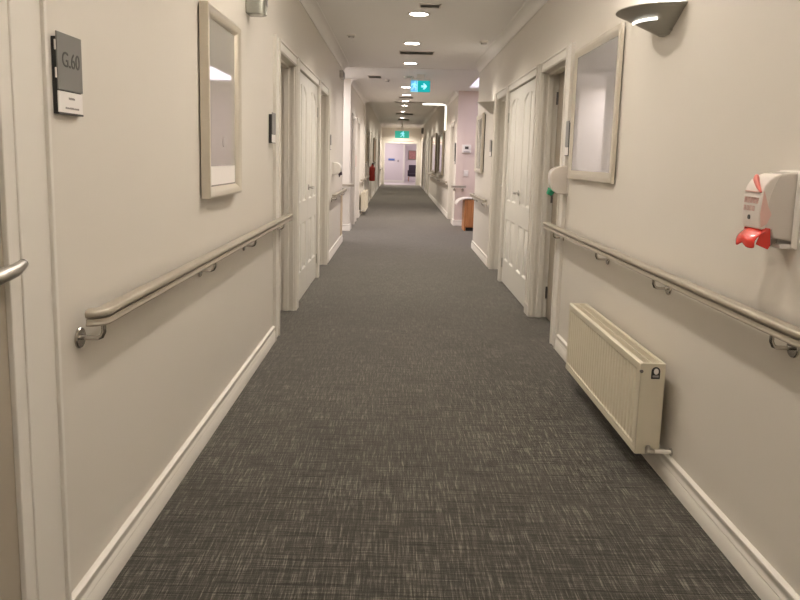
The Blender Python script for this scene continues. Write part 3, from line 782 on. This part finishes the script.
dispenser_round('small pinkish white dispenser on left wall over the handrail', 'left', 9.35, 1.04, 'chair', w=0.09, depth=0.11, h=0.17)

# corner guard and other wall fittings in the middle distance
t = tag(MB().box(L+0.001, L+0.008, 10.70, 11.004, 0.115, 0.76).build('corner_guard', 'cream', bevel=0.001), 'cream corner guard low on the left wall end before the alcove', 'corner guard')
t = on_wall('wall_speaker', 'small dark grey speaker box high on the left wall by the alcove', 'speaker', 'left', 10.35, 2.36)
MB().box(-0.16, 0.16, -0.05, 0, 0, 0.10).build('housing', 'steel', t, bevel=0.006); MB().box(-0.13, 0.13, -0.054, -0.05, 0.015, 0.085).build('grille', 'darksteel', t)
# thermostat and switch on the pink wall
t = thing('thermostat', 'white thermostat with dark display on the pink alcove wall', 'thermostat', (1.33, 14.2, 1.42))
MB().box(-0.085, 0.085, -0.03, 0, 0, 0.16).build('case', 'white', t, bevel=0.006); MB().box(-0.035, 0.035, -0.033, -0.03, 0.075, 0.125).build('display', 'signdark', t); MB().box(-0.06, 0.06, -0.033, -0.03, 0.012, 0.03).build('button_strip', 'ink', t)
t = thing('light_switch', 'white light switch below the thermostat on the pink wall', 'switch', (1.335, 14.2, 0.97))
MB().box(-0.045, 0.045, -0.010, 0, 0, 0.115).build('plate', 'white', t, bevel=0.004); MB().box(-0.014, 0.014, -0.016, -0.009, 0.035, 0.08).build('rocker', 'card', t, bevel=0.002)
# wooden cabinet in the alcove
t = thing('cabinet', 'orange wooden cabinet with a curved cream top in the right alcove', 'cabinet', (1.235, 13.12, 0))
MB().box(0.0, 0.03, 0, 0.45, 0, 0.575).build('side_panel', 'wood', t, bevel=0.003)
MB().box(1.17, 1.20, 0, 0.45, 0, 0.575).build('side_panel', 'wood', t, bevel=0.003)
MB().box(0.03, 1.17, 0.02, 0.45, 0.06, 0.575).build('carcass', 'wood', t, bevel=0.003)
for q in range(2):
    d = MB().box(0.035+q*0.567, 0.595+q*0.567, 0, 0.02, 0.075, 0.57).build('door', 'wood', t, bevel=0.003)
    MB().tube([(0.56 if q == 0 else 0.64, -0.02, 0.34), (0.56 if q == 0 else 0.64, 0, 0.34)], [0.014, 0.008], 12).build('knob', 'steel', d)
mb = MB(); top = [(1.22, 0.580), (1.22, 0.602)] + [(0.05-0.20*math.sin(a*0.9), 0.602-0.085*(1-math.cos(a*0.9))*1.6) for a in [PI/2*k/8 for k in range(9)]]
top2 = [(x, z-0.020) for x, z in top[2:]][::-1]
mb.prism(top + top2, 'y', -0.02, 0.46); mb.build('top', 'cover', t, bevel=0.003, angle=60)
MB().box(0.04, 1.16, 0.04, 0.42, 0.0, 0.06).build('plinth', 'black', t)

# fire extinguisher
t = on_wall('fire_extinguisher', 'red fire extinguisher hanging on the left wall of the far corridor', 'fire extinguisher', 'left', 20.95, 0.62)
MB().lathe([(0.02, 0), (0.075, 0.004), (0.085, 0.03), (0.085, 0.36), (0.07, 0.41), (0.03, 0.44), (0.024, 0.47)], 24, centre=(0, -0.10, 0)).build('cylinder', 'fire', t)
mb = MB(); mb.tube([(0, -0.10, 0.46), (0, -0.10, 0.50)], 0.022, 12); mb.tube([(0, -0.09, 0.50), (0, -0.19, 0.53)], 0.010, 8); mb.tube([(0, -0.09, 0.485), (0, -0.18, 0.49)], 0.008, 8); mb.build('valve', 'black', t)
mb = MB(); mb.tube([(0.02, -0.12, 0.48), (0.09, -0.14, 0.46), (0.11, -0.14, 0.38), (0.105, -0.12, 0.12)], [0.012, 0.012, 0.012, 0.018], 10); mb.build('hose', 'black', t)
MB().box(-0.05, 0.05, -0.185, -0.180, 0.16, 0.30).build('label_plate', 'card', t)
MB().box(-0.02, 0.02, -0.03, 0, 0.10, 0.42).build('hanger', 'darksteel', t)
tag(MB().box(L+0.001, L+0.006, 14.0, 14.48, 1.10, 1.32).build('notice', 'pinkprint'), 'pinkish notice on the left wall beyond the alcove', 'notice')
t = on_wall('wall_clock', 'small dark round speaker high up right of the far green exit sign', 'speaker', 'right', 33.5, 2.42)
t.name = 'round_speaker'
mb = MB(); mb.lathe([(0.15, 0), (0.15, 0.05), (0.11, 0.10), (0.0001, 0.11)], 20, axis='y')
for i, v in enumerate(mb.v): mb.v[i] = (v[0], -v[1], v[2]+0.15)
mb.build('cone', 'darksteel', t); MB().box(-0.03, 0.03, -0.02, 0, 0.1, 0.2).build('bracket', 'black', t)

# ---------------------------------------------------------------- ceiling lights, vents, detectors
DL = [(0.14, 5.1), (0.158, 6.90), (0.130, 8.60), (0.140, 10.35), (0.115, 13.75), (0.14, 15.35), (0.14, 16.95)]
UNSEEN = [(0.14, 3.35), (0.14, 1.6), (0.14, -0.2), (0.14, -2.0)]
def downlight_parts(t):
    mb = MB(); mb.lathe([(0.082, -0.001), (0.105, -0.001), (0.105, -0.006), (0.098, -0.010), (0.086, -0.008), (0.082, -0.001)], 32)
    mb.build('rim', 'trim', t)
    MB().lathe([(0.0001, -0.0035), (0.083, -0.0035)], 32).build('lens', 'bright', t)
    return t
def downlight(x, y, z, label, energy, col=(1.0, 0.86, 0.70), spread=138):
    t = downlight_parts(thing('downlight', label, 'ceiling light', (x, y, z), 0, 'round ceiling downlights'))
    ld = bpy.data.lights.new('downlight_lamp', 'AREA'); ld.shape = 'DISK'; ld.size = 0.11; ld.energy = energy; ld.color = col; ld.spread = math.radians(spread)
    lo = bpy.data.objects.new('lamp', ld); C.objects.link(lo); lo.location = (0, 0, -0.012); lo.parent = t
    return t
names = {5.1: 'round recessed ceiling downlight nearest the camera, above the frame edge',
         6.90: 'largest bright round downlight, nearest in the ceiling row', 8.60: 'second bright round downlight, just before the wide ceiling vent',
         10.35: 'third round downlight, just behind the wide ceiling vent', 13.75: 'bright round downlight directly behind the teal exit sign',
         15.35: 'thin round downlight just past the teal exit sign', 16.95: 'thin round downlight last before the raised ceiling'}
WARM = (1.0, 0.905, 0.795)
for x, y in DL:
    if y == 5.1: continue
    downlight(x, y, CEIL, names[y], 20 if y < 11 else 34, WARM if y < 9 else (1.0, 0.90, 0.84))
for i, (x, y) in enumerate([(0.14, 5.1)] + UNSEEN):
    t = downlight(x, y, CEIL, 'round recessed ceiling downlight overhead out of view', {5.1: 10, 3.35: 8.5, 1.6: 7}.get(y, 4), WARM)
for (x, y), lb in zip([(0.16, 22.0), (0.13, 24.8), (0.12, 28.5), (0.12, 35.0)],
        ['thin round downlight nearest in the raised far ceiling', 'second round downlight in the raised far ceiling', 'third round downlight in the raised far ceiling', 'bright round downlight right above the far green exit sign']):
    downlight(x, y, CEIL_FAR, lb, 33 if y < 30 else 60, (1.0, 0.92, 0.80))

def vent(x0, x1, y0, y1, z, label):
    t = thing('ceiling_vent', label, 'vent', ((x0+x1)/2, (y0+y1)/2, z)); w = (x1-x0)/2; d = (y1-y0)/2
    mb = MB(); mb.box(-w, w, -d, -d+0.015, -0.008, 0); mb.box(-w, w, d-0.015, d, -0.008, 0); mb.box(-w, -w+0.015, -d, d, -0.008, 0); mb.box(w-0.015, w, -d, d, -0.008, 0)
    mb.build('frame', 'jamb', t, bevel=0.002)
    MB().box(-w+0.01, w-0.01, -d+0.01, d-0.01, -0.002, -0.001).build('backing', 'vent', t)
    mb = MB(); n = max(2, int(d*2/0.05))
    for i in range(n):
        y = -d+0.02+(2*d-0.04)*(i+0.5)/n
        mb.add([(-w+0.012, y-0.006, -0.009), (w-0.012, y-0.006, -0.009), (w-0.012, y+0.008, -0.003), (-w+0.012, y+0.008, -0.003)], [(0,1,2,3)])
    mb.build('slats', 'jamb', t)
vent(-0.02, 0.42, 9.22, 9.48, CEIL, 'wide slotted air vent in the ceiling between the second and third downlights')
vent(0.15, 0.34, 6.45, 6.62, CEIL, 'small air vent beside the nearest bright downlight')
vent(-0.53, -0.30, 12.0, 12.35, CEIL, 'square ceiling vent left of the teal exit sign')
vent(-0.02, 0.30, 15.9, 16.2, CEIL, 'slotted vent in the ceiling past the teal exit sign')
vent(-0.12, 0.62, 17.15, 17.4, CEIL, 'wide slotted vent at the edge of the raised ceiling')
vent(-0.12, 0.50, 25.6, 26.4, CEIL_FAR, 'nearer square vent in the raised far ceiling')
vent(-0.05, 0.42, 29.3, 30.3, CEIL_FAR, 'farther square vent in the raised far ceiling')
def detector(x, y, z, label):
    t = thing('smoke_detector', label, 'smoke detector', (x, y, z))
    MB().lathe([(0.05, 0), (0.052, -0.012), (0.04, -0.018)], 24).build('base', 'white', t)
    MB().lathe([(0.036, -0.018), (0.034, -0.032), (0.02, -0.038), (0.0001, -0.039)], 24).build('sensor', 'steel', t)
detector(-0.545, 8.15, CEIL, 'small round smoke detector in the ceiling near the left cornice')
detector(0.93, 8.35, CEIL, 'small round smoke detector in the ceiling near the right cornice')
detector(-0.22, 12.6, CEIL, 'tiny round detector in the ceiling left of the exit sign')
# twin-lamp emergency light
t = thing('emergency_light', 'twin white spot emergency light in the ceiling above the exit sign', 'emergency light', (0.14, 12.0, CEIL))
MB().lathe([(0.06, 0), (0.055, -0.02), (0.0001, -0.022)], 20).build('base', 'steel', t)
for sx in (-1, 1):
    MB().lathe([(0.0001, -0.045), (0.022, -0.042), (0.028, -0.02), (0.02, 0.0)], 16, centre=(sx*0.062, 0, 0)).build('lamp_head', 'white', t)

# skylight daylight
ld = bpy.data.lights.new('skylight_day', 'AREA'); ld.shape = 'RECTANGLE'; ld.size = SX1-SX0-0.1; ld.size_y = SY1-SY0-0.1; ld.energy = 22; ld.color = (0.93, 0.86, 1.0)
lo = bpy.data.objects.new('skylight_day', ld); C.objects.link(lo); lo.location = ((SX0+SX1)/2, (SY0+SY1)/2, CEIL+0.02)
# added unseen glowing panel and fill lamp, brightening the left alcove's facing wall
wn = struct(MB().box(-2.45, -1.25, 11.15, 12.45, CEIL-0.012, CEIL).build('added_light_panel', 'trim', bevel=0.003))
MB().box(-2.40, -1.30, 11.20, 12.40, CEIL-0.016, CEIL-0.010).build('diffuser', 'skylight', wn, smooth=False)
ld = bpy.data.lights.new('alcove_fill', 'AREA'); ld.shape = 'RECTANGLE'; ld.size = 1.05; ld.size_y = 1.15; ld.energy = 60; ld.color = (0.98, 0.92, 0.94)
lo = bpy.data.objects.new('alcove_fill', ld); C.objects.link(lo); lo.location = (-1.85, 11.8, CEIL-0.02)
# room beyond the end door
for x, y, e_ in ((-0.6, 37.8, 82), (2.2, 41.8, 90)):
    ld = bpy.data.lights.new('hall_lamp', 'AREA'); ld.shape = 'DISK'; ld.size = 0.5; ld.energy = e_; ld.color = (1.0, 0.9, 0.92)
    lo = bpy.data.objects.new('hall_lamp', ld); C.objects.link(lo); lo.location = (x, y, 2.68)

# portal strip with its cove lamp at the raised ceiling
mb = MB(); mb.box(L-0.01, L+0.035, 17.58, 17.68, 0, CEIL_FAR-0.08); mb.box(R-0.035, R+0.01, 17.58, 17.68, 1.97, CEIL_FAR-0.08)
struct(mb.build('trim_12', 'trim', bevel=0.004))
t = thing('cove_light', 'L-shaped glowing strip light along the far ceiling edge and right wall', 'strip light', (0.0, 17.56, CEIL))
MB().box(0.55, R-0.02, -0.03, 0.02, -0.040, -0.002).build('ceiling_tube', 'cove', t, bevel=0.008)
MB().box(R-0.045, R-0.012, -0.03, 0.02, -0.62, -0.03).build('wall_tube', 'cove', t, bevel=0.008)

# ---------------------------------------------------------------- exit signs
def poly(mb, pts, y=0.0, t=0.002): return mb.prism(pts, 'y', y-t, y)
def running_man(mb, cx, cz, h, y):
    k = h/1.0
    def P(l): return [(cx+a*k, cz+b*k) for a, b in l]
    poly(mb, [(cx+(0.10+0.085*math.cos(a))*k, cz+(0.40+0.085*math.sin(a))*k) for a in [2*PI*i/12 for i in range(12)]], y)
    poly(mb, P([(-0.10, 0.28), (0.12, 0.30), (0.10, -0.02), (-0.06, -0.04)]), y)
    poly(mb, P([(0.10, 0.28), (0.30, 0.10), (0.25, 0.04), (0.07, 0.17)]), y)
    poly(mb, P([(-0.08, 0.28), (-0.28, 0.20), (-0.34, 0.02), (-0.26, 0.0), (-0.20, 0.12), (-0.06, 0.18)]), y)
    poly(mb, P([(0.10, 0.0), (0.26, -0.16), (0.22, -0.42), (0.13, -0.42), (0.15, -0.20), (-0.02, -0.06)]), y)
    poly(mb, P([(-0.06, 0.0), (0.04, -0.06), (-0.12, -0.34), (-0.36, -0.34), (-0.36, -0.26), (-0.16, -0.25)]), y)
t = thing('exit_sign', 'teal illuminated exit sign with white arrow hanging from the ceiling', 'exit sign', (0.325, 11.7, 2.33))
MB().box(-0.155, 0.155, -0.02, 0.02, 0, 0.175).build('panel', 'exit_teal', t, bevel=0.002)
MB().box(-0.158, 0.158, -0.025, 0.025, 0.175, 0.20).build('housing', 'white', t, bevel=0.003)
MB().box(-0.06, 0.06, -0.02, 0.02, 0.20, CEIL-2.33).build('mount', 'white', t)
MB().box(-0.150, -0.052, -0.0215, -0.020, 0.006, 0.170).build('door_field', 'exit_blue', t)
mb = MB(); mb.box(-0.052, -0.045, -0.0225, -0.020, 0.0, 0.172); mb.box(-0.150, -0.045, -0.0225, -0.020, 0.0, 0.006)
running_man(mb, -0.10, 0.088, 0.15, -0.0215)
mb.build('running_figure', 'exit_pale', t, smooth=False)
mb = MB(); poly(mb, [(0.012, 0.072), (0.058, 0.072), (0.040, 0.040), (0.062, 0.040), (0.108, 0.087), (0.062, 0.134), (0.040, 0.134), (0.058, 0.102), (0.012, 0.102)], -0.020)
mb.build('arrow', 'exit_pale', t, smooth=False)
t = thing('exit_sign', 'green illuminated exit sign over the door at corridor end', 'exit sign', (0.14, 30.0, 2.12))
MB().box(-0.29, 0.29, -0.03, 0.03, 0, 0.29).build('panel', 'exit_green', t, bevel=0.003)
mb = MB(); running_man(mb, 0.02, 0.15, 0.26, -0.031); mb.build('running_figure', 'exit_pale', t, smooth=False)
MB().box(-0.03, 0.03, -0.02, 0.02, 0.29, CEIL_FAR-2.12).build('mount', 'white', t)

# red lettering strip above the end door
tag(MB().box(-0.25, 0.75, 35.975, 36.0, 2.10, 2.16).build('header_notice', 'pinkprint'), 'thin red strip notice above the end doorway', 'notice')
# sign and fittings on the lilac wall beyond the door
tag(MB().box(-0.52, -0.18, 39.47, 39.5, 1.19, 1.29).build('wall_sign', 'blue', bevel=0.002), 'small blue sign on the lilac wall beyond the end door', 'sign')
tag(MB().box(-0.03, 0.05, 39.48, 39.5, 1.12, 1.22).build('wall_switch', 'ink', bevel=0.002), 'small grey switch right of the blue sign', 'switch')
t = thing('framed_picture', 'small reddish picture on the farthest wall seen through the end door', 'picture', (0.86, 43.99, 1.25))
MB().box(-0.24, 0.24, -0.03, 0, 0, 0.55).build('frame', 'framedark', t, bevel=0.004); MB().box(-0.20, 0.20, -0.034, -0.03, 0.04, 0.51).build('print', 'picture', t)
t = thing('armchair', 'dark upholstered armchair in the room beyond the end door', 'chair', (0.92, 42.3, 0))
MB().box(-0.28, 0.28, -0.28, 0.28, 0.28, 0.46).build('seat', 'chair', t, bevel=0.03); MB().box(-0.28, 0.28, 0.20, 0.32, 0.40, 0.95).build('backrest', 'chair', t, bevel=0.04)
for sx in (-1, 1):
    MB().box(sx*0.30-0.04, sx*0.30+0.04, -0.28, 0.28, 0.30, 0.64).build('armrest', 'chair', t, bevel=0.02)
    for sy in (-1, 1): MB().tube([(sx*0.26, sy*0.24, 0.30), (sx*0.28, sy*0.26, 0)], [0.022, 0.016], 8).build('leg', 'wood', t)

# ---------------------------------------------------------------- world and view
w = bpy.data.worlds.new('world'); bpy.context.scene.world = w; w.use_nodes = True
w.node_tree.nodes['Background'].inputs['Color'].default_value = (0.8, 0.8, 0.9, 1); w.node_tree.nodes['Background'].inputs['Strength'].default_value = 0.1
sc = bpy.context.scene
sc.view_settings.view_transform = 'Standard'; sc.view_settings.look = 'None'; sc.view_settings.gamma = 1; sc.view_settings.use_curve_mapping = False
sc.view_settings.exposure = 0.0
sc.cycles.max_bounces = 12; sc.cycles.diffuse_bounces = 8; sc.cycles.glossy_bounces = 6
